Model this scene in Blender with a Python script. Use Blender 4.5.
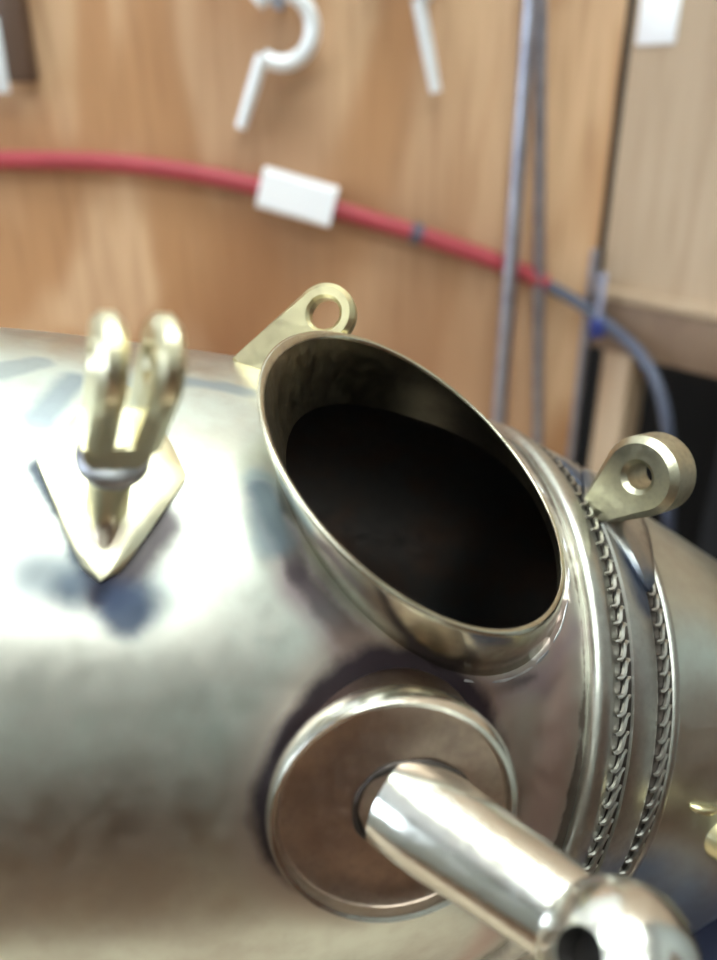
import bpy, math, random
import numpy as np
from mathutils import Vector, Matrix

random.seed(4)
scene = bpy.context.scene
for o in list(bpy.data.objects):
    bpy.data.objects.remove(o)
col = scene.collection

# ------------------------------------------------------------------ camera
FPX = 814.0
PITCH = math.radians(25)
CAM = np.array([0.0, 0.0, 1.15])
cd = bpy.data.cameras.new('camera')
cam = bpy.data.objects.new('camera', cd)
col.objects.link(cam)
cam.location = CAM
cam.rotation_euler = (math.pi / 2 - PITCH, 0, 0)
cd.sensor_fit = 'VERTICAL'
cd.sensor_height = 36
cd.lens = FPX / 960 * 36
cd.clip_start = 0.01
cd.dof.use_dof = True
cd.dof.focus_distance = 0.185
cd.dof.aperture_fstop = 7.0
scene.camera = cam

# ------------------------------------------------------------------ world, lights, exposure
world = bpy.data.worlds.new('world')
scene.world = world
world.use_nodes = True
wn = world.node_tree.nodes
wn['Background'].inputs[0].default_value = (0.72, 0.86, 1.0, 1)
wn['Background'].inputs[1].default_value = 2.5
scene.view_settings.view_transform = 'Standard'
scene.view_settings.look = 'None'
scene.view_settings.gamma = 1
scene.view_settings.use_curve_mapping = False
scene.view_settings.exposure = 0.0
# daylight coming in through the window in the left wall
ld = bpy.data.lights.new('window_daylight', 'AREA')
ld.shape = 'RECTANGLE'
ld.size = 1.3
ld.size_y = 1.0
ld.energy = 30
ld.color = (0.80, 0.90, 1.0)
lo = bpy.data.objects.new('window_daylight', ld)
col.objects.link(lo)
lo.location = (-1.76, -0.45, 1.55)
lo.rotation_euler = (0, -math.pi / 2, 0)
LAMP = 8.0     # brightness of the ceiling lamps' diffusers

# ------------------------------------------------------------------ helpers
FW = np.array([0, math.cos(PITCH), -math.sin(PITCH)])
UP = np.array([0, math.sin(PITCH), math.cos(PITCH)])
RT = np.array([1.0, 0, 0])
S = 0.08                      # one vessel unit in metres


def nz(v):
    v = np.asarray(v, float)
    return v / np.linalg.norm(v)


def ray(x, y):
    return nz(FW + RT * (x - 358.5) / FPX + UP * (480 - y) / FPX)


def at(x, y, Y):
    """point of the plane Y = const (metres)"""
    r = ray(x, y)
    return CAM + r * (Y / r[1])


def mesh_obj(name, verts, faces, mat, parent=None, smooth=True, off=None, mats=None, fmat=None, sharp=40):
    me = bpy.data.meshes.new(name)
    v = np.asarray(verts, float)
    if off is not None:
        v = v - np.asarray(off)
    me.from_pydata([tuple(p) for p in v], [], [tuple(int(i) for i in f) for f in faces])
    me.update()
    import bmesh
    bm = bmesh.new()
    bm.from_mesh(me)
    bmesh.ops.recalc_face_normals(bm, faces=bm.faces)
    if smooth:
        for f in bm.faces:
            f.smooth = True
        for e in bm.edges:
            if len(e.link_faces) == 2 and e.calc_face_angle(0) > math.radians(sharp):
                e.smooth = False
    bm.to_mesh(me)
    bm.free()
    for m in (mats or [mat]):
        me.materials.append(m)
    if fmat is not None:
        for p, i in zip(me.polygons, fmat):
            p.material_index = i
    o = bpy.data.objects.new(name, me)
    col.objects.link(o)
    if parent:
        o.parent = parent
    return o


def empty(name, loc):
    o = bpy.data.objects.new(name, None)
    o.empty_display_size = 0.02
    col.objects.link(o)
    o.location = loc
    return o


def tag(o, label=None, cat=None, group=None, kind=None):
    if label:
        o['label'] = label
    if cat:
        o['category'] = cat
    if group:
        o['group'] = group
    if kind:
        o['kind'] = kind
    return o


class G:
    def __init__(self):
        self.v = []
        self.f = []

    def add(self, v, f):
        n = len(self.v)
        self.v += [tuple(map(float, p)) for p in v]
        self.f += [tuple(int(i) + n for i in q) for q in f]
        return self

    def box(self, x0, x1, y0, y1, z0, z1, bev=0.0):
        if bev <= 0:
            v = [(x, y, z) for x in (x0, x1) for y in (y0, y1) for z in (z0, z1)]
            return self.add(v, [(0, 1, 3, 2), (4, 6, 7, 5), (0, 4, 5, 1), (2, 3, 7, 6), (0, 2, 6, 4), (1, 5, 7, 3)])
        import bmesh
        bm = bmesh.new()
        bmesh.ops.create_cube(bm, size=1)
        for q in bm.verts:
            q.co = ((x0 + x1) / 2 + q.co.x * (x1 - x0), (y0 + y1) / 2 + q.co.y * (y1 - y0), (z0 + z1) / 2 + q.co.z * (z1 - z0))
        bmesh.ops.bevel(bm, geom=bm.edges[:] + bm.verts[:], offset=bev, segments=2, affect='EDGES', profile=0.5)
        bm.verts.index_update()
        self.add([q.co[:] for q in bm.verts], [[q.index for q in fc.verts] for fc in bm.faces])
        bm.free()
        return self

    def lathe(self, prof, o, ax, seg=48, cap0=True, cap1=True):
        """prof: (along, radius) pairs about axis ax from point o"""
        ax = nz(ax)
        a = nz(np.cross(ax, [0.13, 0.31, 0.94]))
        b = np.cross(ax, a)
        t = np.linspace(0, 2 * math.pi, seg, endpoint=False)
        cs, sn = np.cos(t)[:, None], np.sin(t)[:, None]
        v = []
        for s, r in prof:
            v += list(np.asarray(o) + s * ax + max(r, 1e-6) * (cs * a + sn * b))
        f = []
        n = len(prof)
        for i in range(n - 1):
            for k in range(seg):
                k2 = (k + 1) % seg
                f.append((i * seg + k, i * seg + k2, (i + 1) * seg + k2, (i + 1) * seg + k))
        if cap0:
            f.append(tuple(range(seg))[::-1])
        if cap1:
            f.append(tuple(range((n - 1) * seg, n * seg)))
        return self.add(v, f)

    def sweep(self, pts, rad, seg=12, cap=True):
        pts = np.asarray(pts, float)
        rad = np.full(len(pts), rad) if np.isscalar(rad) else np.asarray(rad)
        tg = np.gradient(pts, axis=0)
        tg /= np.linalg.norm(tg, axis=1)[:, None]
        a = nz(np.cross(tg[0], [0.3, 0.9, 0.2]))
        t = np.linspace(0, 2 * math.pi, seg, endpoint=False)
        v = []
        for p, g, r in zip(pts, tg, rad):
            a = nz(a - (a @ g) * g)
            b = np.cross(g, a)
            v += list(p + r * (np.cos(t)[:, None] * a + np.sin(t)[:, None] * b))
        f = []
        n = len(pts)
        for i in range(n - 1):
            for k in range(seg):
                k2 = (k + 1) % seg
                f.append((i * seg + k, i * seg + k2, (i + 1) * seg + k2, (i + 1) * seg + k))
        if cap:
            f += [tuple(range(seg))[::-1], tuple(range((n - 1) * seg, n * seg))]
        return self.add(v, f)

    def build(self, name, mat, parent=None, off=None, smooth=True, sharp=40):
        return mesh_obj(name, self.v, self.f, mat, parent, smooth, off, sharp=sharp)


def spline(pts, n=60):
    p = np.asarray(pts, float)
    p = np.vstack([2 * p[0] - p[1], p, 2 * p[-1] - p[-2]])
    out = []
    m = len(p) - 3
    for u in np.linspace(0, m, n):
        i = min(int(u), m - 1)
        t = u - i
        a, b, c, d_ = p[i:i + 4]
        out.append(.5 * (2 * b + (c - a) * t + (2 * a - 5 * b + 4 * c - d_) * t * t + (3 * b - a - 3 * c + d_) * t ** 3))
    return np.array(out)


# ------------------------------------------------------------------ materials
def new_mat(name):
    m = bpy.data.materials.new(name)
    m.use_nodes = True
    return m, m.node_tree.nodes, m.node_tree.links, m.node_tree.nodes['Principled BSDF']


def N(nodes, typ, **kw):
    n = nodes.new(typ)
    for k, v in kw.items():
        if k in n.inputs.keys():
            n.inputs[k].default_value = v
        else:
            setattr(n, k, v)
    return n


def mixc(nodes, links, fac, a, b):
    m = nodes.new('ShaderNodeMix')
    m.data_type = 'RGBA'
    for sock, val in ((m.inputs[0], fac), (m.inputs[6], a), (m.inputs[7], b)):
        if isinstance(val, bpy.types.NodeSocket):
            links.new(val, sock)
        elif isinstance(val, (tuple, list)):
            sock.default_value = (*val, 1) if len(val) == 3 else val
        else:
            sock.default_value = val
    return m.outputs[2]


def math_n(nodes, links, op, a, b=None, clamp=False):
    m = nodes.new('ShaderNodeMath')
    m.operation = op
    m.use_clamp = clamp
    for sock, val in zip(m.inputs, (a, b)):
        if val is None:
            continue
        if isinstance(val, bpy.types.NodeSocket):
            links.new(val, sock)
        else:
            sock.default_value = val
    return m.outputs[0]


def maprange(nodes, links, v, a, b, c=0.0, d_=1.0, smooth=True):
    m = nodes.new('ShaderNodeMapRange')
    if smooth:
        m.interpolation_type = 'SMOOTHSTEP'
    links.new(v, m.inputs[0])
    for i, q in enumerate((a, b, c, d_)):
        m.inputs[i + 1].default_value = q
    return m.outputs[0]


def metal(name, c1, c2, rough=(0.2, 0.4), stains_shade=(), scale=40, bump=0.15, dark=None, dents=0.0):
    """metal with cloudy tarnish; stains: (kind, params, colour, inner, outer, strength) in object space"""
    m, nd, lk, bs = new_mat(name)
    tc = nd.new('ShaderNodeTexCoord')
    co = tc.outputs['Object']
    n1 = N(nd, 'ShaderNodeTexNoise', Scale=scale, Detail=6.0, Roughness=0.6)
    lk.new(co, n1.inputs['Vector'])
    n2 = N(nd, 'ShaderNodeTexNoise', Scale=scale * 9, Detail=3.0, Roughness=0.5)
    lk.new(co, n2.inputs['Vector'])
    f1 = maprange(nd, lk, n1.outputs[0], 0.36, 0.66)
    c = mixc(nd, lk, f1, c1, c2)
    if dark:
        f2 = maprange(nd, lk, n2.outputs[0], 0.35, 0.85, 0, 0.35)
        c = mixc(nd, lk, f2, c, dark)
    rsum = None
    wob = math_n(nd, lk, 'MULTIPLY', math_n(nd, lk, 'SUBTRACT', n1.outputs[0], 0.5), 0.010)
    wob2 = math_n(nd, lk, 'MULTIPLY', math_n(nd, lk, 'SUBTRACT', n2.outputs[0], 0.5), 0.002)
    w = math_n(nd, lk, 'ADD', wob, wob2)
    for kind, prm, colr, r0, r1, st in stains_shade:
        if kind == 'pt':
            dn = N(nd, 'ShaderNodeVectorMath', operation='DISTANCE')
            lk.new(co, dn.inputs[0])
            dn.inputs[1].default_value = prm
            dist = dn.outputs['Value']
        elif kind == 'seg':   # capsule distance between two points
            A, B = Vector(prm[0]), Vector(prm[1])
            ab = B - A
            sb = N(nd, 'ShaderNodeVectorMath', operation='SUBTRACT')
            lk.new(co, sb.inputs[0])
            sb.inputs[1].default_value = A
            dt = N(nd, 'ShaderNodeVectorMath', operation='DOT_PRODUCT')
            lk.new(sb.outputs[0], dt.inputs[0])
            dt.inputs[1].default_value = ab / ab.length_squared
            tt = math_n(nd, lk, 'ADD', dt.outputs['Value'], 0.0, True)
            sc = N(nd, 'ShaderNodeVectorMath', operation='SCALE')
            sc.inputs[0].default_value = ab
            lk.new(tt, sc.inputs['Scale'])
            dn = N(nd, 'ShaderNodeVectorMath', operation='DISTANCE')
            lk.new(sb.outputs[0], dn.inputs[0])
            lk.new(sc.outputs[0], dn.inputs[1])
            dist = dn.outputs['Value']
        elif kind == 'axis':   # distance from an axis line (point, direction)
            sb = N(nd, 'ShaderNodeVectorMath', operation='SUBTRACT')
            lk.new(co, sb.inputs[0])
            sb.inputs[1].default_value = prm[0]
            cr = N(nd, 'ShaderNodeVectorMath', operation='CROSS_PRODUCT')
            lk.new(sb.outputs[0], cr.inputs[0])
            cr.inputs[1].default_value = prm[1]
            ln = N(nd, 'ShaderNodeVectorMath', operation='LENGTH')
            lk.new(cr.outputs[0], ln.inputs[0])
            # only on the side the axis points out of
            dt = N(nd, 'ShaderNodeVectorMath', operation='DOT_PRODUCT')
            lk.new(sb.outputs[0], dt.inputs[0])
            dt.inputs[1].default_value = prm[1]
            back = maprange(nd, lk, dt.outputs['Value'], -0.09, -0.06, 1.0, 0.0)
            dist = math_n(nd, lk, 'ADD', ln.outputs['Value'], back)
        elif kind == 'along':   # slab measured along a direction
            dt = N(nd, 'ShaderNodeVectorMath', operation='DOT_PRODUCT')
            lk.new(co, dt.inputs[0])
            dt.inputs[1].default_value = prm[1]
            dist = math_n(nd, lk, 'ABSOLUTE', math_n(nd, lk, 'SUBTRACT', dt.outputs['Value'], prm[0]))
        dist = math_n(nd, lk, 'ADD', dist, w)
        fac = maprange(nd, lk, dist, r0, r1, st, 0.0)
        c = mixc(nd, lk, fac, c, colr)
        rsum = fac if rsum is None else math_n(nd, lk, 'MAXIMUM', rsum, fac)
    lk.new(c, bs.inputs['Base Color'])
    bs.inputs['Metallic'].default_value = 1.0
    rr = maprange(nd, lk, n2.outputs[0], 0.3, 0.7, rough[0], rough[1])
    if rsum is not None:
        rr = math_n(nd, lk, 'ADD', rr, math_n(nd, lk, 'MULTIPLY', rsum, 0.18), True)
    lk.new(rr, bs.inputs['Roughness'])
    bp = N(nd, 'ShaderNodeBump', Strength=bump, Distance=0.0004)
    lk.new(n2.outputs[0], bp.inputs['Height'])
    if dents:
        n3 = N(nd, 'ShaderNodeTexNoise', Scale=scale * 0.8, Detail=2.0)
        lk.new(co, n3.inputs['Vector'])
        b2 = N(nd, 'ShaderNodeBump', Strength=dents, Distance=0.004)
        lk.new(n3.outputs[0], b2.inputs['Height'])
        lk.new(b2.outputs[0], bp.inputs['Normal'])
    lk.new(bp.outputs[0], bs.inputs['Normal'])
    return m


def plain(name, c, rough=0.5, metal_=0.0, var=0.12, scale=60, emit=None, bump=0.0):
    m, nd, lk, bs = new_mat(name)
    tc = nd.new('ShaderNodeTexCoord')
    n1 = N(nd, 'ShaderNodeTexNoise', Scale=scale, Detail=4.0)
    lk.new(tc.outputs['Object'], n1.inputs['Vector'])
    cc = mixc(nd, lk, n1.outputs[0], tuple(x * (1 - var) for x in c), tuple(min(1, x * (1 + var)) for x in c))
    lk.new(cc, bs.inputs['Base Color'])
    bs.inputs['Roughness'].default_value = rough
    bs.inputs['Metallic'].default_value = metal_
    if bump:
        bp = N(nd, 'ShaderNodeBump', Strength=bump, Distance=0.001)
        lk.new(n1.outputs[0], bp.inputs['Height'])
        lk.new(bp.outputs[0], bs.inputs['Normal'])
    if emit:
        bs.inputs['Emission Color'].default_value = (*emit[:3], 1)
        bs.inputs['Emission Strength'].default_value = emit[3]
    return m


def wood(name, light, mid, dark, scale=(9, 9, 1.6), rings=9.0, distort=5.0, streak=0.6, rough=0.5, shift=(0, 0, 0)):
    """rotary cut veneer: wide swirling figure stretched along the grain plus fine fibre"""
    m, nd, lk, bs = new_mat(name)
    tc = nd.new('ShaderNodeTexCoord')
    mp = N(nd, 'ShaderNodeMapping')
    mp.inputs['Scale'].default_value = scale
    mp.inputs['Location'].default_value = shift
    lk.new(tc.outputs['Object'], mp.inputs['Vector'])
    n1 = N(nd, 'ShaderNodeTexNoise', Scale=1.0, Detail=3.0, Roughness=0.5, Distortion=0.8)
    lk.new(mp.outputs[0], n1.inputs['Vector'])
    # contour lines of the noise field read as cathedral figure
    sn = math_n(nd, lk, 'SINE', math_n(nd, lk, 'MULTIPLY', n1.outputs[0], rings * 2 * math.pi))
    fig = maprange(nd, lk, sn, -1, 1)
    mp2 = N(nd, 'ShaderNodeMapping')
    mp2.inputs['Scale'].default_value = (scale[0] * 28, scale[1] * 28, scale[2] * 5)
    lk.new(tc.outputs['Object'], mp2.inputs['Vector'])
    n2 = N(nd, 'ShaderNodeTexNoise', Scale=1.0, Detail=4.0)
    lk.new(mp2.outputs[0], n2.inputs['Vector'])
    n3 = N(nd, 'ShaderNodeTexNoise', Scale=0.7, Detail=2.0)
    lk.new(mp.outputs[0], n3.inputs['Vector'])
    c = mixc(nd, lk, math_n(nd, lk, 'MULTIPLY', fig, 0.9), light, mid)
    st = maprange(nd, lk, n3.outputs[0], 0.48, 0.68, 0, streak)
    c = mixc(nd, lk, st, c, dark)
    fib = maprange(nd, lk, n2.outputs[0], 0.45, 0.75, 0, 0.35)
    c = mixc(nd, lk, fib, c, dark)
    lk.new(c, bs.inputs['Base Color'])
    bs.inputs['Roughness'].default_value = rough
    bp = N(nd, 'ShaderNodeBump', Strength=0.2, Distance=0.0006)
    lk.new(n2.outputs[0], bp.inputs['Height'])
    lk.new(bp.outputs[0], bs.inputs['Normal'])
    return m


M_PLY = wood('plywood', (0.66, 0.425, 0.255), (0.43, 0.215, 0.095), (0.22, 0.085, 0.033), scale=(6, 6, 2.4), rings=4.0, streak=0.8, shift=(0.3, 0, 0.2))
M_PALE = wood('pale_board', (0.50, 0.375, 0.265), (0.42, 0.30, 0.20), (0.28, 0.17, 0.10), scale=(5, 5, 2.0), rings=2.5, streak=0.3)
M_POST = wood('post_wood', (0.46, 0.33, 0.22), (0.38, 0.25, 0.155), (0.24, 0.14, 0.075), scale=(12, 12, 2.5), rings=3, streak=0.3)
M_BENCH = wood('bench_wood', (0.62, 0.52, 0.40), (0.52, 0.42, 0.31), (0.33, 0.24, 0.16), scale=(2.0, 9, 9), rings=5, streak=0.3)
M_FASCIA = wood('shaded_fascia_wood', (0.21, 0.135, 0.09), (0.165, 0.10, 0.065), (0.10, 0.055, 0.03), scale=(12, 12, 12), rings=2, streak=0.3)  # shadow on the fascia is mixed into this darker wood colour
M_WHITE = plain('white_paint', (0.80, 0.80, 0.78), 0.7, var=0.04, scale=8)
M_CREAM = plain('cream_paint', (0.56, 0.60, 0.57), 0.7, var=0.06, scale=6)
M_FLOOR = plain('concrete_floor', (0.24, 0.14, 0.085), 0.7, var=0.2, scale=12)
M_DARKIN = plain('shaded_inside', (0.018, 0.014, 0.012), 0.8, var=0.3, scale=30)  # near-black colour holds the shade of alcove, cabinet inside and bore
M_STEEL = metal('grey_steel', (0.45, 0.46, 0.55), (0.34, 0.34, 0.42), (0.3, 0.45), scale=60)
M_ZINC = plain('bright_zinc', (0.86, 0.88, 0.92), 0.35, 0.25, var=0.05, scale=60)
M_RED = plain('red_rubber', (0.36, 0.04, 0.055), 0.5, var=0.15, scale=30)
M_GREYHOSE = plain('slate_rubber', (0.065, 0.075, 0.115), 0.5, var=0.2, scale=40)
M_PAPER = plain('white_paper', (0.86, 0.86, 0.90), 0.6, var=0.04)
M_BLUE = plain('blue_plastic', (0.02, 0.035, 0.18), 0.4, var=0.15)
M_PALEBLUE = plain('pale_blue_plastic', (0.32, 0.34, 0.48), 0.4, var=0.1)
M_BLACK = plain('black_plastic', (0.02, 0.018, 0.016), 0.45, var=0.2)
M_SHADEBLOCK = plain('dark_brown_shade', (0.10, 0.055, 0.035), 0.5, var=0.2)
M_LAMP = plain('lamp_diffuser', (0.9, 0.9, 0.9), 0.5, emit=(0.90, 1.0, 0.97, LAMP))
M_GLASS, _n, _l, _b = new_mat('window_glass')
_b.inputs['Transmission Weight'].default_value = 1.0
_b.inputs['Roughness'].default_value = 0.02
_b.inputs['IOR'].default_value = 1.02

# ------------------------------------------------------------------ the room
BACK = 0.56                  # plywood face
BENCH = 0.8905               # bench top
XL, XR, YF, ZC = -1.7, 1.3, -2.2, 2.35


def struct(name, g, mat, smooth=False):
    return tag(g.build(name, mat, smooth=smooth), kind='structure')


struct('floor', G().box(XL - .1, XR + .1, YF - .1, 1.0, -0.05, 0), M_FLOOR)
struct('ceiling', G().box(XL - .1, XR + .1, YF - .1, 1.0, ZC, ZC + .05), M_WHITE)
# sheet of plywood behind the bench, painted wall above it
wb = struct('wall_back', G().box(XL, 0.1605, BACK + .012, BACK + .10, 0, ZC), M_WHITE)
tag(G().box(XL, 0.1605, BACK, BACK + .012, 0.0, 1.33).build('plywood_sheet', M_PLY, wb, smooth=False))
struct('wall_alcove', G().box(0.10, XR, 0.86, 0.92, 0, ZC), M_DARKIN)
struct('wall_right', G().box(XR, XR + .06, YF, 0.92, 0, ZC), M_CREAM)
struct('wall_front', G().box(XL, XR, YF - .06, YF, 0, ZC), M_CREAM)
M_DADO = wood('dado_wood', (0.15, 0.075, 0.042), (0.11, 0.05, 0.028), (0.05, 0.024, 0.013), scale=(6, 6, 2), rings=3)
for k in range(12):      # brown boarded dado on the two walls behind the camera
    w_ = (XR - XL - .024) / 12
    x0 = XL + k * w_
    struct('trim_1' if k == 0 else 'trim_1.%03d' % k, G().box(x0, x0 + w_ - .004, YF, YF + .02, 0, 1.12), M_DADO)
for k in range(10):
    w_ = 2.2 / 10
    y0 = YF + .03 + k * w_
    struct('trim_2' if k == 0 else 'trim_2.%03d' % k, G().box(XR - .02, XR, y0, y0 + w_ - .004, 0, 1.65), M_DADO)
# left wall with a window opening
WY0, WY1, WZ0, WZ1 = -1.1, 0.2, 1.05, 2.05
g = G()
g.box(XL - .08, XL, YF, 0.66, 0, WZ0)
g.box(XL - .08, XL, YF, 0.66, WZ1, ZC)
g.box(XL - .08, XL, YF, WY0, WZ0, WZ1)
g.box(XL - .08, XL, WY1, 0.66, WZ0, WZ1)
struct('wall_left', g, M_CREAM)
w1 = struct('window_1', G().box(XL - .045, XL - .04, WY0, WY1, WZ0, WZ1), M_GLASS)
for y0, y1, z0, z1 in ((WY0, WY1, WZ0, WZ0 + .05), (WY0, WY1, WZ1 - .05, WZ1), (WY0, WY0 + .05, WZ0 + .05, WZ1 - .05),
                       (WY1 - .05, WY1, WZ0 + .05, WZ1 - .05), (-.47, -.43, WZ0 + .05, WZ1 - .05)):
    G().box(XL - .06, XL - .02, y0, y1, z0, z1).build('window_frame', M_WHITE, w1, smooth=False)

# ceiling lamps
for i, (x, y, lab) in enumerate(((0.05, 0.10, 'long white ceiling lamp with bright diffuser above the workbench'),
                                 (0.05, -0.85, 'long white ceiling lamp with bright diffuser behind the camera'))):
    r = empty('ceiling_lamp', (x, y, ZC))
    tag(r, lab, 'lamp', 'ceiling lamps')
    G().box(-.62, .62, -.32, .32, -.05, 0).build('housing', M_WHITE, r, smooth=False)
    G().box(-.59, .59, -.295, .295, -.062, -.0505).build('diffuser', M_LAMP, r, smooth=False)

# workbench
r = empty('workbench', (-0.6, 0.26, 0))
tag(r, 'pale wooden workbench top under the metal vessel', 'workbench')
L = np.array([-0.6, 0.26, 0])
for k in range(4):
    y0 = 0.03 + k * 0.132
    G().box(-1.4, 0.1595, y0, y0 + .130, BENCH - .04, BENCH, .002).build('plank', M_BENCH, r, L, smooth=False)
G().box(-1.35, 0.12, .045, .07, BENCH - .13, BENCH - .0405).build('apron', M_BENCH, r, L, smooth=False)
for x in (-1.36, 0.05):
    for y in (.0705, .50):
        G().box(x, x + .07, y, y + .055, 0, BENCH - .0405).build('leg', M_POST, r, L, smooth=False)

# cabinet standing askew at the right end of the bench
CORN = np.array([0.1630, 0.560, 0])
r = empty('cabinet', CORN)
r.rotation_euler = (0, 0, math.radians(40))
tag(r, 'pale wooden cabinet with a ledge and dark open space beneath, right of the plywood', 'cabinet')


def cab(name, mat, *bx, bev=0.0):
    return G().box(*bx, bev).build(name, mat, r, smooth=bev > 0)


cab('side_panel', M_PALE, .001, .021, -.40, -.002, 1.036, 2.1)
cab('front_panel', M_PALE, .0212, .24, -.40, -.386, 1.036, 2.1)
cab('top_panel', M_PALE, .0212, .24, -.3858, -.002, 2.086, 2.1)
cab('ledge', M_PALE, -.006, .25, -.407, -.001, 1.0285, 1.0358, bev=.0015)
cab('fascia', M_FASCIA, -.0045, .0195, -.40, -.001, 0.994, 1.0283, bev=.001)
cab('fascia', M_FASCIA, .0197, .24, -.40, -.382, 0.994, 1.0283, bev=.001)
cab('post', M_POST, -.004, .019, -.036, -.014, 0, .9938, bev=.001)
cab('post', M_POST, .002, .02, -.40, -.375, 0, .9938, bev=.001)
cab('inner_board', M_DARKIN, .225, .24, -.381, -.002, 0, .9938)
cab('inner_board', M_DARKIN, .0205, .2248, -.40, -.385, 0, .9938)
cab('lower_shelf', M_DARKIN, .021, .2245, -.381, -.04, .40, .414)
sk = G().box(-.0012, 0, -.013, .013, -.013, .013, .0005).build('glint', M_PAPER)  # white plate standing in for a bright reflection on the panel
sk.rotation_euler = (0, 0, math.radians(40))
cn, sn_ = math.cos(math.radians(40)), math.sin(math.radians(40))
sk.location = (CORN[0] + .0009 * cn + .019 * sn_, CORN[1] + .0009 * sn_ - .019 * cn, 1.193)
tag(sk, 'small white sticker made as a plate on the pale cabinet panel', 'glint')

# ------------------------------------------------------------------ the vessel
C = np.array([.295, 2.625, -2.08])
YAW, DIP = .27, .29
D = np.array([math.cos(YAW) * math.cos(DIP), math.sin(YAW) * math.cos(DIP), -math.sin(DIP)])
EU = nz(np.array([0, 0, 1.]) - D[2] * D)
EF = np.cross(D, EU)
if EF[1] > 0:
    EF = -EF
KN = np.array([-4, -3, -2.2, -1.5, -.8, 0, .6, 1.4, 2.4])
RR = np.array([0.68, .84, .955, 1.04, 1.078, 1., .840, .575, .24])
MM = np.gradient(RR, KN)


def Rf(s):
    s = min(max(s, -4), 2.4)
    i = int(np.clip(np.searchsorted(KN, s) - 1, 0, len(KN) - 2))
    h = KN[i + 1] - KN[i]
    t = (s - KN[i]) / h
    return ((2 * t ** 3 - 3 * t ** 2 + 1) * RR[i] + (t ** 3 - 2 * t ** 2 + t) * h * MM[i]
            + (-2 * t ** 3 + 3 * t ** 2) * RR[i + 1] + (t ** 3 - t ** 2) * h * MM[i + 1])


SAG = nz(.5 * EF - .85 * EU)


def Cs(s):
    """the taper is not straight: beyond the band its axis drops, the upper line stays"""
    u = min(max((s - .36) / .5, 0), 1)
    return .125 * u * u * (3 - 2 * u)


def surf(s, th, lift=0.0):
    k = Cs(s)
    return C + s * D + k * SAG + (Rf(s) + .86 * k + lift) * (math.cos(th) * EU + math.sin(th) * EF)


def Fd(P):
    v = P - C
    s = v @ D
    k = Cs(s)
    return np.linalg.norm(v - s * D - k * SAG) - Rf(s) - .86 * k


def hit(x, y):
    rr = ray(x, y)
    t = .5
    for _ in range(400):
        gq = Fd(t * rr)
        if gq < 1e-5:
            break
        t += gq * .8
    P = t * rr
    e = 1e-4
    n = nz([Fd(P + e * a) - Fd(P - e * a) for a in np.eye(3)])
    v = P - C
    v = v - Cs(v @ D) * SAG
    return P, n, v @ D, math.atan2(v @ EF, v @ EU)


BASE = np.array([CAM[0] + C[0] * S, CAM[1] + C[1] * S, BENCH])


def W(v):
    """vessel units -> coordinates relative to the vessel's base"""
    return np.asarray(v, float) * S + CAM - BASE


# key places of the fittings
NR = .53
NC = NR * np.array([.34, 3.906, -1.75])                 # centre of the filler rim
NN = nz([.564, -.247, .788])                            # rim plane normal
NA = nz([.12, .49, -.85])                               # neck runs inwards along this
FC_, FN_, FS, FT = hit(397, 805)                        # flange on the front
FN = nz([.14, -.955, .19])
FRAD = .304
FCEN = FRAD * np.array([0.112, 1.865, -2.008]) / .4
KP, KNRM, KS, KT = hit(106, 512)                        # fork bracket
RP, RNRM, RS, RT_ = hit(596, 512)                       # eye lug on the band
BP_, BNRM, BS_, BT = hit(262, 362)                      # eye lug behind the neck
TIP = hit(103, 592)[0]
TIP2 = hit(60, 575)[0]


def o3(v):
    return tuple(W(v))


sl = lambda *a: a
def hseg(*px):
    return [(o3(hit(*p)[0]), o3(hit(*q)[0])) for p, q in zip(px, px[1:])]


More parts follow.
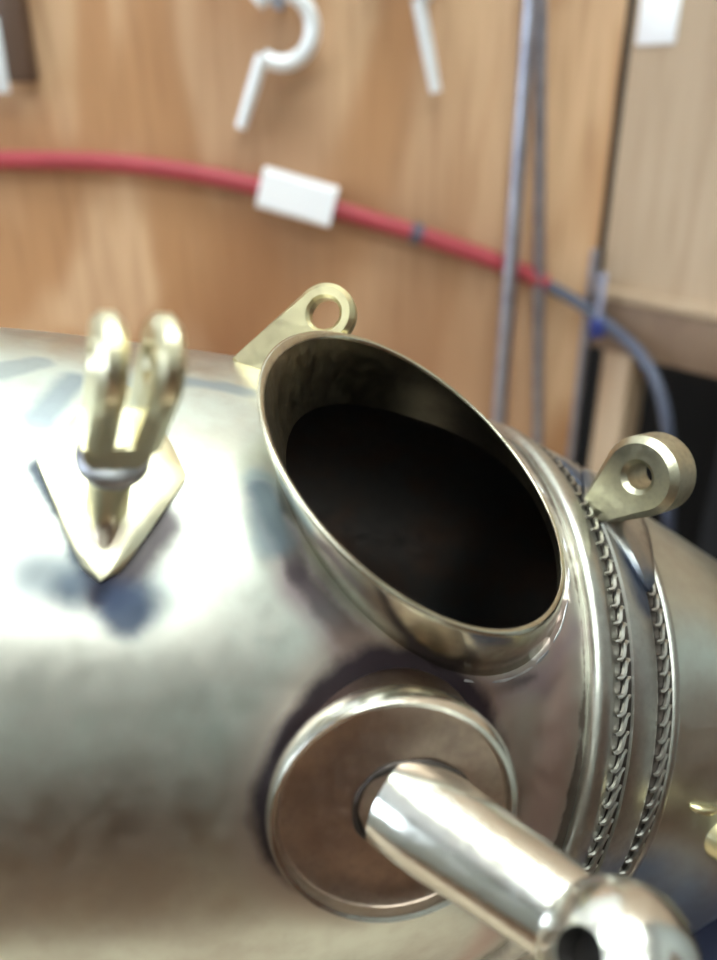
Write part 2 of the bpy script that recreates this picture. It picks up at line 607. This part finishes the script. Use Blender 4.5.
stains_shade = [('along', (float(W(C) @ D) - 0.010, tuple(D)), (0.60, 0.38, 0.33), 0.001, 0.010, 0.6),
          ('along', (float(W(C) @ D) - 0.0022, tuple(D)), (0.10, 0.065, 0.05), 0.0004, 0.0016, 0.85)]
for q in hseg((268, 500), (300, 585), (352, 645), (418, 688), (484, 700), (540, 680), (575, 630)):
    stains_shade.append(('seg', q, (0.36, 0.27, 0.29), 0.001, 0.007, 0.6))
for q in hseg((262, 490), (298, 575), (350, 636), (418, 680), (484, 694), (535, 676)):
    stains_shade.append(('seg', q, (0.10, 0.08, 0.09), 0.0, 0.003, 0.75))
stains_shade += [
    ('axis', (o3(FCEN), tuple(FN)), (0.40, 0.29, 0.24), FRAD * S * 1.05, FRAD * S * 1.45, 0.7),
    ('axis', (o3(FCEN), tuple(FN)), (0.04, 0.03, 0.04), FRAD * S * 0.99, FRAD * S * 1.15, 0.95),  # shadow round the flange edge, painted into the body colour
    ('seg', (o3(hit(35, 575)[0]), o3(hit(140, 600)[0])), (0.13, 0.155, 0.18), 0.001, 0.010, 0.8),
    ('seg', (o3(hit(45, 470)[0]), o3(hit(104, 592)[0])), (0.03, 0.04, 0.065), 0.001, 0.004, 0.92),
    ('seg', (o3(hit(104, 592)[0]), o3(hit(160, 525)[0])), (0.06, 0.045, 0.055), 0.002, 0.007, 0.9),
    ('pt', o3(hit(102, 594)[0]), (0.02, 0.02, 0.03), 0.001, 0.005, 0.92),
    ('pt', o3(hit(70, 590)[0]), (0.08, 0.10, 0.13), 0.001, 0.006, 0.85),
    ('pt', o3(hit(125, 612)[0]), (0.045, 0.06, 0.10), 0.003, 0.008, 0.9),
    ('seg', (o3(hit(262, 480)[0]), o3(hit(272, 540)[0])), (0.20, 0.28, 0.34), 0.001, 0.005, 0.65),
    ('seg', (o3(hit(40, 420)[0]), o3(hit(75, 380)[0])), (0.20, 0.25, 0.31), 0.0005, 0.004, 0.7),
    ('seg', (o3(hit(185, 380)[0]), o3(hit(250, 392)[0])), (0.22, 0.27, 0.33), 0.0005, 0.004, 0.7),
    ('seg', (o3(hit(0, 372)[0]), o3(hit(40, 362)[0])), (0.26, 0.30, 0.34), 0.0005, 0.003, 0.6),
]
M_BODY = metal('tarnished_body_metal', (0.70, 0.735, 0.665), (0.55, 0.53, 0.47), (0.30, 0.38), stains_shade, scale=22, bump=0.08,
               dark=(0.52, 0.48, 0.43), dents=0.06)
M_INSIDE = metal('sooty_copper_inside', (0.16, 0.16, 0.16), (0.20, 0.15, 0.125), (0.32, 0.5), scale=40)
M_BRASS = metal('brass', (0.74, 0.66, 0.40), (0.62, 0.54, 0.33), (0.29, 0.38), scale=60, bump=0.1)
M_PALEBRASS = metal('pale_brass', (0.86, 0.81, 0.60), (0.78, 0.72, 0.50), (0.29, 0.38), [('pt', o3(hit(108, 542)[0] + .03 * KNRM), (0.45, 0.33, 0.30), 0.0005, 0.003, 0.6)], scale=50, bump=0.05)
M_BRASSD = metal('dull_brass', (0.60, 0.57, 0.42), (0.45, 0.42, 0.32), (0.30, 0.42), scale=70, bump=0.15, dark=(0.3, 0.26, 0.2))
M_NECK = metal('neck_brass', (0.72, 0.70, 0.54), (0.60, 0.57, 0.47), (0.19, 0.25),
               scale=45, dark=(0.40, 0.33, 0.3))
M_NECKIN = metal('browned_neck_inside', (0.34, 0.30, 0.20), (0.20, 0.17, 0.13), (0.3, 0.45), scale=50)
M_SILVER = metal('polished_silver_metal', (0.82, 0.81, 0.76), (0.72, 0.69, 0.62), (0.17, 0.25), scale=50, bump=0.06)
M_DISC = metal('heat_browned_disc', (0.60, 0.47, 0.37), (0.42, 0.32, 0.26), (0.30, 0.4), scale=60, bump=0.1, dark=(0.3, 0.2, 0.16))
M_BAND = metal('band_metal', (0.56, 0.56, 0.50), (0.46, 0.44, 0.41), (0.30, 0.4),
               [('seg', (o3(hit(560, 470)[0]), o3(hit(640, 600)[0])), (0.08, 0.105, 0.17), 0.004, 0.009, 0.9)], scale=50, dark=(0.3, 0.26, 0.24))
M_TWIST = metal('rope_relief_metal', (0.44, 0.43, 0.39), (0.32, 0.29, 0.27), (0.32, 0.45), scale=90)
M_GROOVE = metal('blackened_groove', (0.07, 0.06, 0.055), (0.12, 0.10, 0.09), (0.4, 0.6), scale=80)
M_SOLDER = metal('solder', (0.55, 0.55, 0.56), (0.30, 0.30, 0.34), (0.3, 0.5), scale=120, bump=0.4)

V = empty('metal_vessel', BASE)
tag(V, 'tarnished silvery brass barrel vessel with oval filler neck, spout, fork bracket and eye lugs', 'vessel')

# --- shell: outer and inner skin, opening cut where the neck enters
ss = np.concatenate([np.linspace(-2.6, -0.1, 46), np.linspace(-.05, 2.3, 44)])
prof = [(-2.72, 0.0), (-2.715, .45), (-2.70, .75), (-2.66, Rf(-2.6) - .03)] + [(s, Rf(s)) for s in ss] + [(2.33, .22), (2.34, 0.0)]
inner = [(-2.66, 0.0), (-2.65, .72)] + [(s, Rf(s) - .028) for s in ss if -2.58 < s < 2.2] + [(2.22, .1), (2.23, 0.0)]
SEG = 144
g = G().lathe(prof, C, D, SEG, False, False)
nf = len(g.f)
g.lathe(inner, C, D, SEG, False, False)
g.f = g.f[:nf] + [q[::-1] for q in g.f[nf:]]
for i, p in enumerate(g.v):
    w_ = np.array(p) - C
    s_ = w_ @ D
    k_ = Cs(s_)
    if k_ > 0:
        rd = w_ - s_ * D
        ln_ = np.linalg.norm(rd)
        g.v[i] = tuple(np.array(p) + k_ * SAG + (.86 * k_ * rd / max(ln_, 1e-6) * min(1, ln_ / .2)))


def rimpts(rs, n=96):
    a = nz(np.cross(NN, [0, 0, 1.]))
    b = np.cross(NN, a)
    return [NC + NR * rs * (math.cos(t) * a + math.sin(t) * b) for t in np.linspace(0, 2 * math.pi, n, endpoint=False)]


me = bpy.data.meshes.new('shell')
me.from_pydata([tuple(W(p)) for p in g.v], [], g.f)
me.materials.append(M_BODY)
me.materials.append(M_INSIDE)
for p in me.polygons:
    p.material_index = 0 if p.index < nf else 1
import bmesh
bm = bmesh.new()
bm.from_mesh(me)
bmesh.ops.remove_doubles(bm, verts=bm.verts, dist=1e-6)
bmesh.ops.recalc_face_normals(bm, faces=[f for f in bm.faces if f.material_index == 0])
ins = [f for f in bm.faces if f.material_index == 1]
bmesh.ops.recalc_face_normals(bm, faces=ins)
cvec = Vector(W(C))
fq = max(ins, key=lambda f: f.calc_area())
if (fq.calc_center_median() - cvec).dot(fq.normal) > 0:
    bmesh.ops.reverse_faces(bm, faces=ins)
bm.to_mesh(me)
bm.free()
shell0 = bpy.data.objects.new('shell_tmp', me)
col.objects.link(shell0)
rp = rimpts(.975)
cv = [tuple(W(p - .3 * NA)) for p in rp] + [tuple(W(p + .62 * NA)) for p in rp]
n = len(rp)
cf = [(k, (k + 1) % n, n + (k + 1) % n, n + k) for k in range(n)] + [tuple(range(n))[::-1], tuple(range(n, 2 * n))]
cut = mesh_obj('cut_tmp', cv, cf, M_INSIDE, smooth=False)
md = shell0.modifiers.new('b', 'BOOLEAN')
md.operation = 'DIFFERENCE'
md.solver = 'EXACT'
md.object = cut
bpy.context.view_layer.update()
dg = bpy.context.evaluated_depsgraph_get()
me2 = bpy.data.meshes.new_from_object(shell0.evaluated_get(dg))
bpy.data.objects.remove(shell0)
bpy.data.objects.remove(cut)
for p in me2.polygons:
    p.use_smooth = True
me2.name = 'shell'
shell = bpy.data.objects.new('shell', me2)
col.objects.link(shell)
shell.parent = V

# --- filler neck: thin oval tube with a rounded lip
NSEG = 96
ro, ri = rimpts(1.0, NSEG), rimpts(.955, NSEG)
rm = rimpts(.978, NSEG)
hs = []
for p in ro:
    t = 0.0
    while Fd(p + t * NA) > -.02 and t < 1:
        t += .004
    hs.append(t)
hs = np.array(hs)
hs = np.maximum(hs, .05)
rings = [[p + h * NA for p, h in zip(ro, hs)], [p + .5 * h * NA for p, h in zip(ro, hs)], [p + .012 * NA for p in ro],
         [p for p in rimpts(.994, NSEG)], [p - .006 * NA for p in rm], [p for p in rimpts(.961, NSEG)],
         [p + .012 * NA for p in ri], [p + .5 * (h + .03) * NA for p, h in zip(ri, hs)], [p + (h + .03) * NA for p, h in zip(ri, hs)]]
v = [W(p) for q in rings for p in q]
f = []
for i in range(len(rings)):
    j = (i + 1) % len(rings)
    for k in range(NSEG):
        k2 = (k + 1) % NSEG
        f.append((i * NSEG + k, i * NSEG + k2, j * NSEG + k2, j * NSEG + k))
neck = mesh_obj('filler_neck', v, f, M_NECK, V, sharp=75, mats=[M_NECK, M_NECKIN], fmat=[1 if 6 <= k // NSEG <= 8 else 0 for k in range(len(f))])
# solder fillet round the foot of the neck
fil = []
for k, (p, h) in enumerate(zip(ro, hs)):
    q = p + (h - .012) * NA
    fil.append(W(q + .012 * nz(q - NC - ((q - NC) @ NA) * NA)))
fil.append(fil[0])
rr_ = [S * (.006 + .002 * math.sin(k * 1.7) * math.sin(k * .37)) for k in range(len(fil))]
G().sweep(fil, rr_, 8, False).build('solder_seam', M_SOLDER, neck)

# --- ornamental band with two rows of twisted rope relief
def bandprof(pts):
    return [(s, Rf(s) + e) for s, e in pts]


bp_ = [(-.012, -.01), (-.012, .016), (-.004, .030), (.015, .038), (.045, .040), (.070, .034), (.082, .020),
       (.160, .016), (.166, .026), (.182, .029), (.230, .029), (.268, .029), (.282, .024), (.286, .016), (.366, .014),
       (.372, .022), (.388, .027), (.402, .022), (.410, -.01)]
band = G()
band.lathe([(s * S, rr * S) for s, rr in bandprof(bp_)], W(C), D, 160, False, False)
band = band.build('ornamental_band', M_BAND, V, sharp=50)
for s0, s1 in ((.083, .159), (.287, .365)):
    G().lathe([(s * S, (Rf(s) + .0185) * S) for s in np.linspace(s0, s1, 4)], W(C), D, 160, False, False).build('groove', M_GROOVE, band)
# one twist: small S-curled bar
tw = G()
tp = []
for u in np.linspace(-1, 1, 7):
    tp.append((u * .042, .012 * math.sin(u * 2.9), .006 * (1 - u * u)))
tw.sweep(np.array(tp) * S, np.array([.005, .008, .009, .009, .009, .008, .005]) * S, 6)
twist = None
NT = 118
for row, sm in enumerate((.121, .326)):
    for k in range(NT):
        th = 2 * math.pi * (k + .5 * row) / NT
        er = math.cos(th) * EU + math.sin(th) * EF
        et = -math.sin(th) * EU + math.cos(th) * EF
        pos = W(surf(sm, th, .0195))
        slope = (Rf(sm + .05) - Rf(sm - .05)) / .1
        ax = nz(D + slope * er)
        nr = nz(er - slope * D)
        # bars lie diagonally across the row
        xd = nz(ax * .76 - et * .65)
        yd = np.cross(nr, xd)
        Mx = Matrix(((xd[0], yd[0], nr[0], pos[0]), (xd[1], yd[1], nr[1], pos[1]), (xd[2], yd[2], nr[2], pos[2]), (0, 0, 0, 1)))
        if twist is None:
            o = twist = tw.build('rope_twist', M_TWIST, band)
        else:
            o = twist.copy()
            col.objects.link(o)
            o.parent = band
        o.matrix_basis = Mx


# --- diamond plates soldered on the skin
def plate(name, s0, th0, A, B0, B1, T, mat, parent, lift=0.0):
    """rhombic plate: half width A along the axis, reaching B0 / B1 (radians) along the girth"""
    nu, nv = 8, 20
    top, bot = [], []
    for i in range(nv + 1):
        w = -1 + 2 * i / nv
        for j in range(nu + 1):
            u = -1 + 2 * j / nu
            half = A * (max(.0, 1 - abs(w) ** 1.05) + .20 * math.sqrt(max(0.0, 1 - abs(w) ** 12))) / 1.16 + .002
            th = th0 + (w * B1 if w > 0 else w * B0)
            s = s0 + u * half
            edge = max(abs(u) ** 8, abs(w) ** 14)
            top.append(surf(s, th, T * (1 - .3 * edge) + lift))
            bot.append(surf(s, th, -.03))
    m = (nu + 1) * (nv + 1)
    idx = lambda i, j: i * (nu + 1) + j
    f = []
    for i in range(nv):
        for j in range(nu):
            q = (idx(i, j), idx(i, j + 1), idx(i + 1, j + 1), idx(i + 1, j))
            f.append(q)
            f.append(tuple(x + m for x in q[::-1]))
    bd = [idx(0, j) for j in range(nu + 1)] + [idx(i, nu) for i in range(1, nv + 1)] + [idx(nv, j) for j in range(nu - 1, -1, -1)] + [idx(i, 0) for i in range(nv - 1, 0, -1)]
    for a, b in zip(bd, bd[1:] + bd[:1]):
        f.append((a, b, b + m, a + m))
    return mesh_obj(name, [W(p) for p in top + bot], f, mat, parent, sharp=35)


def eye_outline(R, L, foot, n=28):
    """teardrop: circle of radius R at the origin, narrowing to half width foot at (0,-L)"""
    a0 = math.asin((R - foot) / L) if L > R else 0.3
    pts = []
    for k in range(n + 1):
        a = -a0 + (math.pi + 2 * a0) * k / n
        pts.append((R * math.cos(a), R * math.sin(a)))
    p0, p1 = pts[-1], (-foot, -L)
    for k in range(1, 7):
        pts.append((p0[0] + (p1[0] - p0[0]) * k / 6, p0[1] + (p1[1] - p0[1]) * k / 6))
    pts.append((0, -L))
    p0, p1 = (foot, -L), pts[0]
    for k in range(6):
        pts.append((p0[0] + (p1[0] - p0[0]) * k / 6, p0[1] + (p1[1] - p0[1]) * k / 6))
    return pts


def eye_plate(g, cen, u, nrm_, R, hole, T, L, foot, bev=.012):
    """flat eye: u points from the foot to the eye, nrm_ is the face normal"""
    u = nz(u)
    nrm_ = nz(nrm_ - (nrm_ @ u) * u)
    r_ = np.cross(u, nrm_)
    out = eye_outline(R, L, foot)
    # insert extra points so that hole and outline pair up
    n = len(out)
    ang = [math.atan2(y, x) for x, y in out]
    P = lambda x, y, z: W(cen + x * r_ + y * u + z * nrm_)
    loops = []
    for z, sh, hh in ((T / 2 - bev, 0, None), (T / 2, bev, None), (T / 2, None, bev * .7), (T / 2 - bev * .7, None, 0),
                      (-T / 2 + bev * .7, None, 0), (-T / 2, None, bev * .7), (-T / 2, bev, None), (-T / 2 + bev, 0, None)):
        lp = []
        for (x, y), a in zip(out, ang):
            if hh is None:
                l = math.hypot(x, y)
                k = (l - sh) / l
                lp.append(P(x * k, y * k, z))
            else:
                lp.append(P((hole + hh) * math.cos(a), (hole + hh) * math.sin(a), z))
        loops.append(lp)
    v = [p for q in loops for p in q]
    f = []
    for i in range(len(loops)):
        j = (i + 1) % len(loops)
        for k in range(n):
            k2 = (k + 1) % n
            f.append((i * n + k, i * n + k2, j * n + k2, j * n + k))
    return g.add(v, f)


# --- fork bracket on the left
KU = nz(KNRM * .9 + np.array([0, 0, .22]) + .06 * D)
fork = plate('fork_bracket', KS + .005, KT - .105, .165, .30, .270, .03, M_PALEBRASS, V)
fork['label'] = 'yellow brass fork bracket on a diamond plate'
kb = KP
g = G()
g.lathe([(a * S, b * S) for a, b in ((-.03, .049), (.02, .049), (.06, .048), (.12, .048), (.32, .050))], W(kb), KU, 32)
# tapering toe that runs from the post down towards the tip of the plate
toe = [kb + .15 * KU, hit(105, 524)[0] + .035 * KNRM, hit(104, 565)[0] - .004 * KNRM]
g.sweep([W(p) for p in spline(toe, 10)], [S * q for q in np.linspace(.047, .022, 10)], 16)
g.build('post', M_PALEBRASS, fork)
G().lathe([(a * S, b * S) for a, b in ((.185, .05), (.19, .070), (.205, .078), (.222, .078), (.235, .068), (.24, .05))], W(kb), KU, 36, False, False).build('collar', M_SOLDER, fork)
DX = nz(D - (D @ KU) * KU)
DX = nz(DX * math.cos(.18) + np.cross(KU, DX) * math.sin(.18))
FX = np.cross(KU, DX)
# yoke between post and ears
g = G()
vb = []
for a, hx, hy in ((.235, .046, .046), (.275, .066, .052), (.315, .072, .054)):
    for x, y in ((-1, -1), (1, -1), (1, 1), (-1, 1)):
        vb.append(W(kb + a * KU + x * hx * DX + y * hy * FX))
g.add(vb, [(0, 1, 5, 4), (1, 2, 6, 5), (2, 3, 7, 6), (3, 0, 4, 7), (4, 5, 9, 8), (5, 6, 10, 9), (6, 7, 11, 10), (7, 4, 8, 11), (0, 3, 2, 1), (8, 9, 10, 11)])
yk = g.build('yoke', M_PALEBRASS, fork)
for sgn, lean in ((-1, 0.02), (1, .05)):
    g = G()
    eye_plate(g, kb + .515 * KU + (sgn * .046 + .008) * DX + lean * DX * .3, KU + lean * DX * 1.2, DX, .097, .032, .056, .22, .054, .016)
    g.build('ear', M_PALEBRASS, fork)

# --- eye lug on the band at the right
eyeR = ray(649, 474) * 2.76
uR = nz(eyeR - RP)
lug = plate('eye_lug', .285, math.radians(17), .15, .25, .34, .055, M_BAND, V)
lug['label'] = 'thick eye lug on a diamond plate over the band'
g = G()
eye_plate(g, eyeR, uR, np.array([-.62, -.72, .30]), 0.130, .042, .150, np.linalg.norm(eyeR - RP) + .02, .035, .022)
g.build('eye', M_BRASSD, lug)
# --- eye lug behind the neck
eyeB = ray(326, 315) * 2.62
foB = ray(256, 366) * 2.66
lug2 = plate('eye_lug', -.90, math.radians(-8), .08, .20, .20, .03, M_BRASS, V)
g = G()
eye_plate(g, eyeB, eyeB - foB, np.array([-.15, -.85, .5]), .098, .050, .06, np.linalg.norm(eyeB - foB) + .05, .060, .014)
g.build('eye', M_BRASS, lug2)

# --- round flange and spout in front
g = G()
fp = [(-.30, .90), (.02, .90), (.03, .985), (.055, 1.0), (.075, .985), (.085, .955), (.078, .925), (.062, .905), (.058, .88), (.064, .6), (.068, .3), (.068, .0)]
g.lathe([(a * S * FRAD / .3, b * FRAD * S) for a, b in fp], W(FCEN - .07 * FN), FN, 72, True, False)
flange = g.build('spout_flange', M_DISC, V, sharp=60)
g = G()
rp_ = [(.02, .992), (.045, 1.008), (.072, 1.003), (.090, .968), (.086, .93), (.066, .905), (.05, .91)]
g.lathe([(a * S * FRAD / .3, b * FRAD * S) for a, b in rp_], W(FCEN - .07 * FN), FN, 72, False, False)
g.build('rim_bead', M_SILVER, flange)
SP0 = FCEN + np.array([.05, 0, .0])
SP1 = ray(596, 936) * 1.98
SD = nz(SP1 - SP0)
SL = np.linalg.norm(SP1 - SP0)
g = G()
g.lathe([(a * S, b * S) for a, b in ((-.05, .125), (.02, .127), (.06, .125), (.5 * SL, .112), (SL - .06, .102), (SL - .03, .100))], W(SP0), SD, 48)
spout = g.build('spout', M_SILVER, V)
g = G()
fl = []
ra_ = nz(np.cross(SD, FN))
rb_ = np.cross(FN, ra_)
for t in np.linspace(0, 2 * math.pi, 49):
    q = SP0 + .126 * (math.cos(t) * ra_ + math.sin(t) * rb_ * 1.15)
    q = q - ((q - FCEN) @ FN) * FN + .002 * FN
    fl.append(W(q))
g.sweep(fl, [S * (.008 + .004 * math.sin(k * .9) * math.sin(k * .23 + 1)) for k in range(49)], 8, False)
g.build('solder_seam', M_GROOVE, spout)
# ball end with a bored hole
BC = ray(617, 962) * 1.93
BR = .158
hd = nz(ray(580, 954) * 1.80 - BC)
a0 = math.asin(.048 / BR)
pr = [(BR * math.cos(a), BR * math.sin(a)) for a in np.linspace(math.pi, a0, 28)]
ball = G().lathe([(a * S, max(b, 0) * S) for a, b in pr], W(BC), hd, 48, False, False).build('ball_end', M_SILVER, spout, sharp=30)
G().lathe([(a * S, b * S) for a, b in ((BR * .5, .0), (BR * .5, .0475), (BR * .955, .0485))], W(BC), hd, 32, False, False).build('bore', M_DARKIN, spout)

# --- small outlet boss on the taper, half out of the picture
op, on, os_, ot = hit(704, 838)
op = op + .10 * D
og = nz(on * .8 + .5 * D)
stub = G().lathe([(a * S, b * S) for a, b in ((-.04, .085), (.03, .085), (.045, .075), (.05, .055), (.17, .055), (.18, .066), (.21, .066), (.22, .05), (.22, 0))], W(op), og, 40, True, False)
stub.build('outlet_boss', M_BRASS, V)
a_, b_ = hit(690, 806)[0], hit(716, 810)[0]
G().sweep([W(p) for p in spline([a_, (a_ + b_) / 2 + .015 * on, b_], 10)], [S * q for q in (.006, .012, .014, .015, .015, .015, .015, .014, .012, .006)], 10).build('solder_bead', M_BRASS, V)

# ------------------------------------------------------------------ things on the plywood
HY = BACK - .0075


def path(pts, Y):
    return [at(x, y, Y if np.isscalar(Y) else Y[i]) for i, (x, y) in enumerate(pts)]


hp = spline(path([(-160, 152), (-60, 157), (0, 160), (100, 162), (180, 171), (260, 187), (335, 209), (420, 235), (500, 263), (546, 284)], HY), 90)
L = hp[0]
hose = empty('air_hose', L)
tag(hose, 'red rubber hose with a white tag sagging across the plywood wall', 'hose')
G().sweep(hp, .0056, 14).build('tube', M_RED, hose, L)
a, b = at(261, 186, HY), at(334, 207, HY)
t = nz(b - a)
tn = nz(np.cross(t, [0, 1, 0]))
if tn[2] < 0:
    tn = -tn
yy = np.array([0, 1., 0])
v = []
for P_ in (a, b):
    for sz, sy in ((-.0120, .0065), (-.0120, -.0085), (-.010, -.0105), (.010, -.0105), (.0120, -.0085), (.0120, .0065)):
        v.append(P_ + tn * sz + yy * sy)
f = [(k, (k + 1) % 6, 6 + (k + 1) % 6, 6 + k) for k in range(6)] + [(5, 4, 3, 2, 1, 0), (6, 7, 8, 9, 10, 11)]
mesh_obj('paper_tag', v, f, M_PAPER, hose, off=L, sharp=30)
a, b = at(411, 232, HY), at(421, 235, HY)
G().lathe([(0, .0058), (.0005, .0068), (np.linalg.norm(b - a), .0068), (np.linalg.norm(b - a) + .0005, .0058)], a, b - a, 20, False, False).build('tie', M_GREYHOSE, hose, L)

gp = spline([at(540, 281, HY), at(575, 301, HY - .006), at(604, 322, .535), at(636, 350, .505), at(656, 382, .485), at(666, 420, .475), at(669, 470, .475), at(668, 540, .48)], 60)
gh = G().sweep(gp, .0040, 12).build('slate_hose', M_GREYHOSE, off=gp[0])
gh.location = gp[0]
tag(gh, 'slate grey hose continuing from the red hose past the cabinet ledge', 'hose')

# blue clip on the ledge corner
cl = at(597, 328, .535)
L = cl
clip = empty('hose_clip', L)
tag(clip, 'blue plastic clip holding the grey hose at the cabinet corner', 'clip')
G().box(-.005, .005, -.005, .005, -.006, .006, .002).build('body', M_BLUE, clip)
G().box(-.002, .002, -.0015, .0015, .006, .036, .0008).build('tab', M_PALEBLUE, clip)
# its screw into the wall
G().lathe([(0, .002), (.028, .002)], (0, .002, .03), (0, 1, 0), 10).build('screw', M_STEEL, clip)

# steel rods leaning on the wall


def rod(p0, p1, y0, y1, rad, label, mat):
    a, b = at(*p0, y0), at(*p1, y1)
    k = (BENCH + .0005 - a[2]) / (b[2] - a[2])
    b = a + (b - a) * k
    top = a + (a - b) * .25
    o = G().sweep([top, a, b], rad, 14).build('steel_rod', mat, off=b)
    o.location = b
    return tag(o, label, 'rod', 'rods leaning on the plywood')


rod((531, 0), (499, 420), .548, .538, .0048, 'thicker grey steel rod leaning left at its foot', M_STEEL)
rod((541, 0), (538, 420), .553, .549, .0036, 'thinner grey steel rod standing upright beside the thicker rod', M_STEEL)
rod((590, 300), (574, 430), .556, .556, .0030, 'dull thin rod at the edge of the plywood by the cabinet', M_STEEL)


# open-ring hooks hanging on nails
def ring_hook(cpx, r, ang0, ang1, tip, rad, srad, label, mat, Y=BACK - .014):
    c = at(*cpx, Y)
    L = c
    rt_ = empty('ring_hook', L)
    tag(rt_, label, 'hook', 'ring hooks on the plywood')
    pts = [c + r * np.array([math.cos(a), 0, math.sin(a)]) for a in np.linspace(math.radians(ang0), math.radians(ang1), 40)]
    G().sweep(pts, rad, 14).build('ring', mat, rt_, L)
    e = at(*tip, Y + .004)
    G().sweep([pts[0], pts[0] + (e - pts[0]) * .5, e], [srad, srad, srad * .85], 12).build('shank', mat, rt_, L)
    nl = c + np.array([0, 0, r - rad - .0018])
    G().lathe([(-.016, .004), (-.014, .004), (-.0138, .0017), (.0135, .0017)], nl, (0, 1, 0), 12).build('nail', M_STEEL, rt_, L)


ring_hook((281, 28), .0185, -128, 138, (241, 128), .0048, .0042, 'bright open ring hook with a slanting shank, above the white tag', M_ZINC)
ring_hook((404, -34), .0185, -62, 215, (436, 92), .0048, .0043, 'bright white straight pin of a hook hanging at the top middle', M_ZINC)

# tool at the left edge
L = at(4, 60, BACK - .01)
tl = empty('hanging_scraper', L)
tag(tl, 'bright scraper blade with dark shadow block hanging at the far left edge', 'scraper')
p0 = np.array([0.0, 0, 0])
G().box(0.0, .017, -.004, .0095, -.012, .08, .003).build('shade_block', M_SHADEBLOCK, tl)  # dark block in place of the soft shadow beside the blade
G().box(-.016, .0025, -.0055, -.0042, -.018, .022, .0005).build('blade', M_ZINC, tl)

# dark blue patch added on the bench to darken the corner under the taper
nx, ny = 28, 24
v, f = [], []
for j in range(ny + 1):
    for i in range(nx + 1):
        x, y = .078 + .078 * i / nx, .06 + .20 * j / ny
        z = BENCH + .0012 + .0022 * (1 + math.sin(55 * x + 30 * y) * math.sin(38 * y - 21 * x + 1)) * min(1, max(0, (.15 - y) / .03))
        v.append((x + .004 * math.sin(40 * y), y + .004 * math.sin(35 * x), z))
n = len(v)
v += [(x, y, z - .001) for x, y, z in v]
q = lambda i, j: j * (nx + 1) + i
for j in range(ny):
    for i in range(nx):
        k = (q(i, j), q(i + 1, j), q(i + 1, j + 1), q(i, j + 1))
        f += [k, tuple(m + n for m in k[::-1])]
bd = [q(i, 0) for i in range(nx)] + [q(nx, j) for j in range(ny)] + [q(i, ny) for i in range(nx, 0, -1)] + [q(0, j) for j in range(ny, 0, -1)]
f += [(a, b, b + n, a + n) for a, b in zip(bd, bd[1:] + bd[:1])]
M_DARKPATCH = plain('dark_blue_patch', (0.018, 0.022, 0.05), 0.9, var=0.3, scale=200, bump=0.2)
patch = mesh_obj('bench_dark_patch', v, f, M_DARKPATCH, off=(.115, .16, BENCH))
patch.location = (.115, .16, BENCH)
tag(patch, 'dark blue cloth added on the workbench under the tapered end', 'patch')
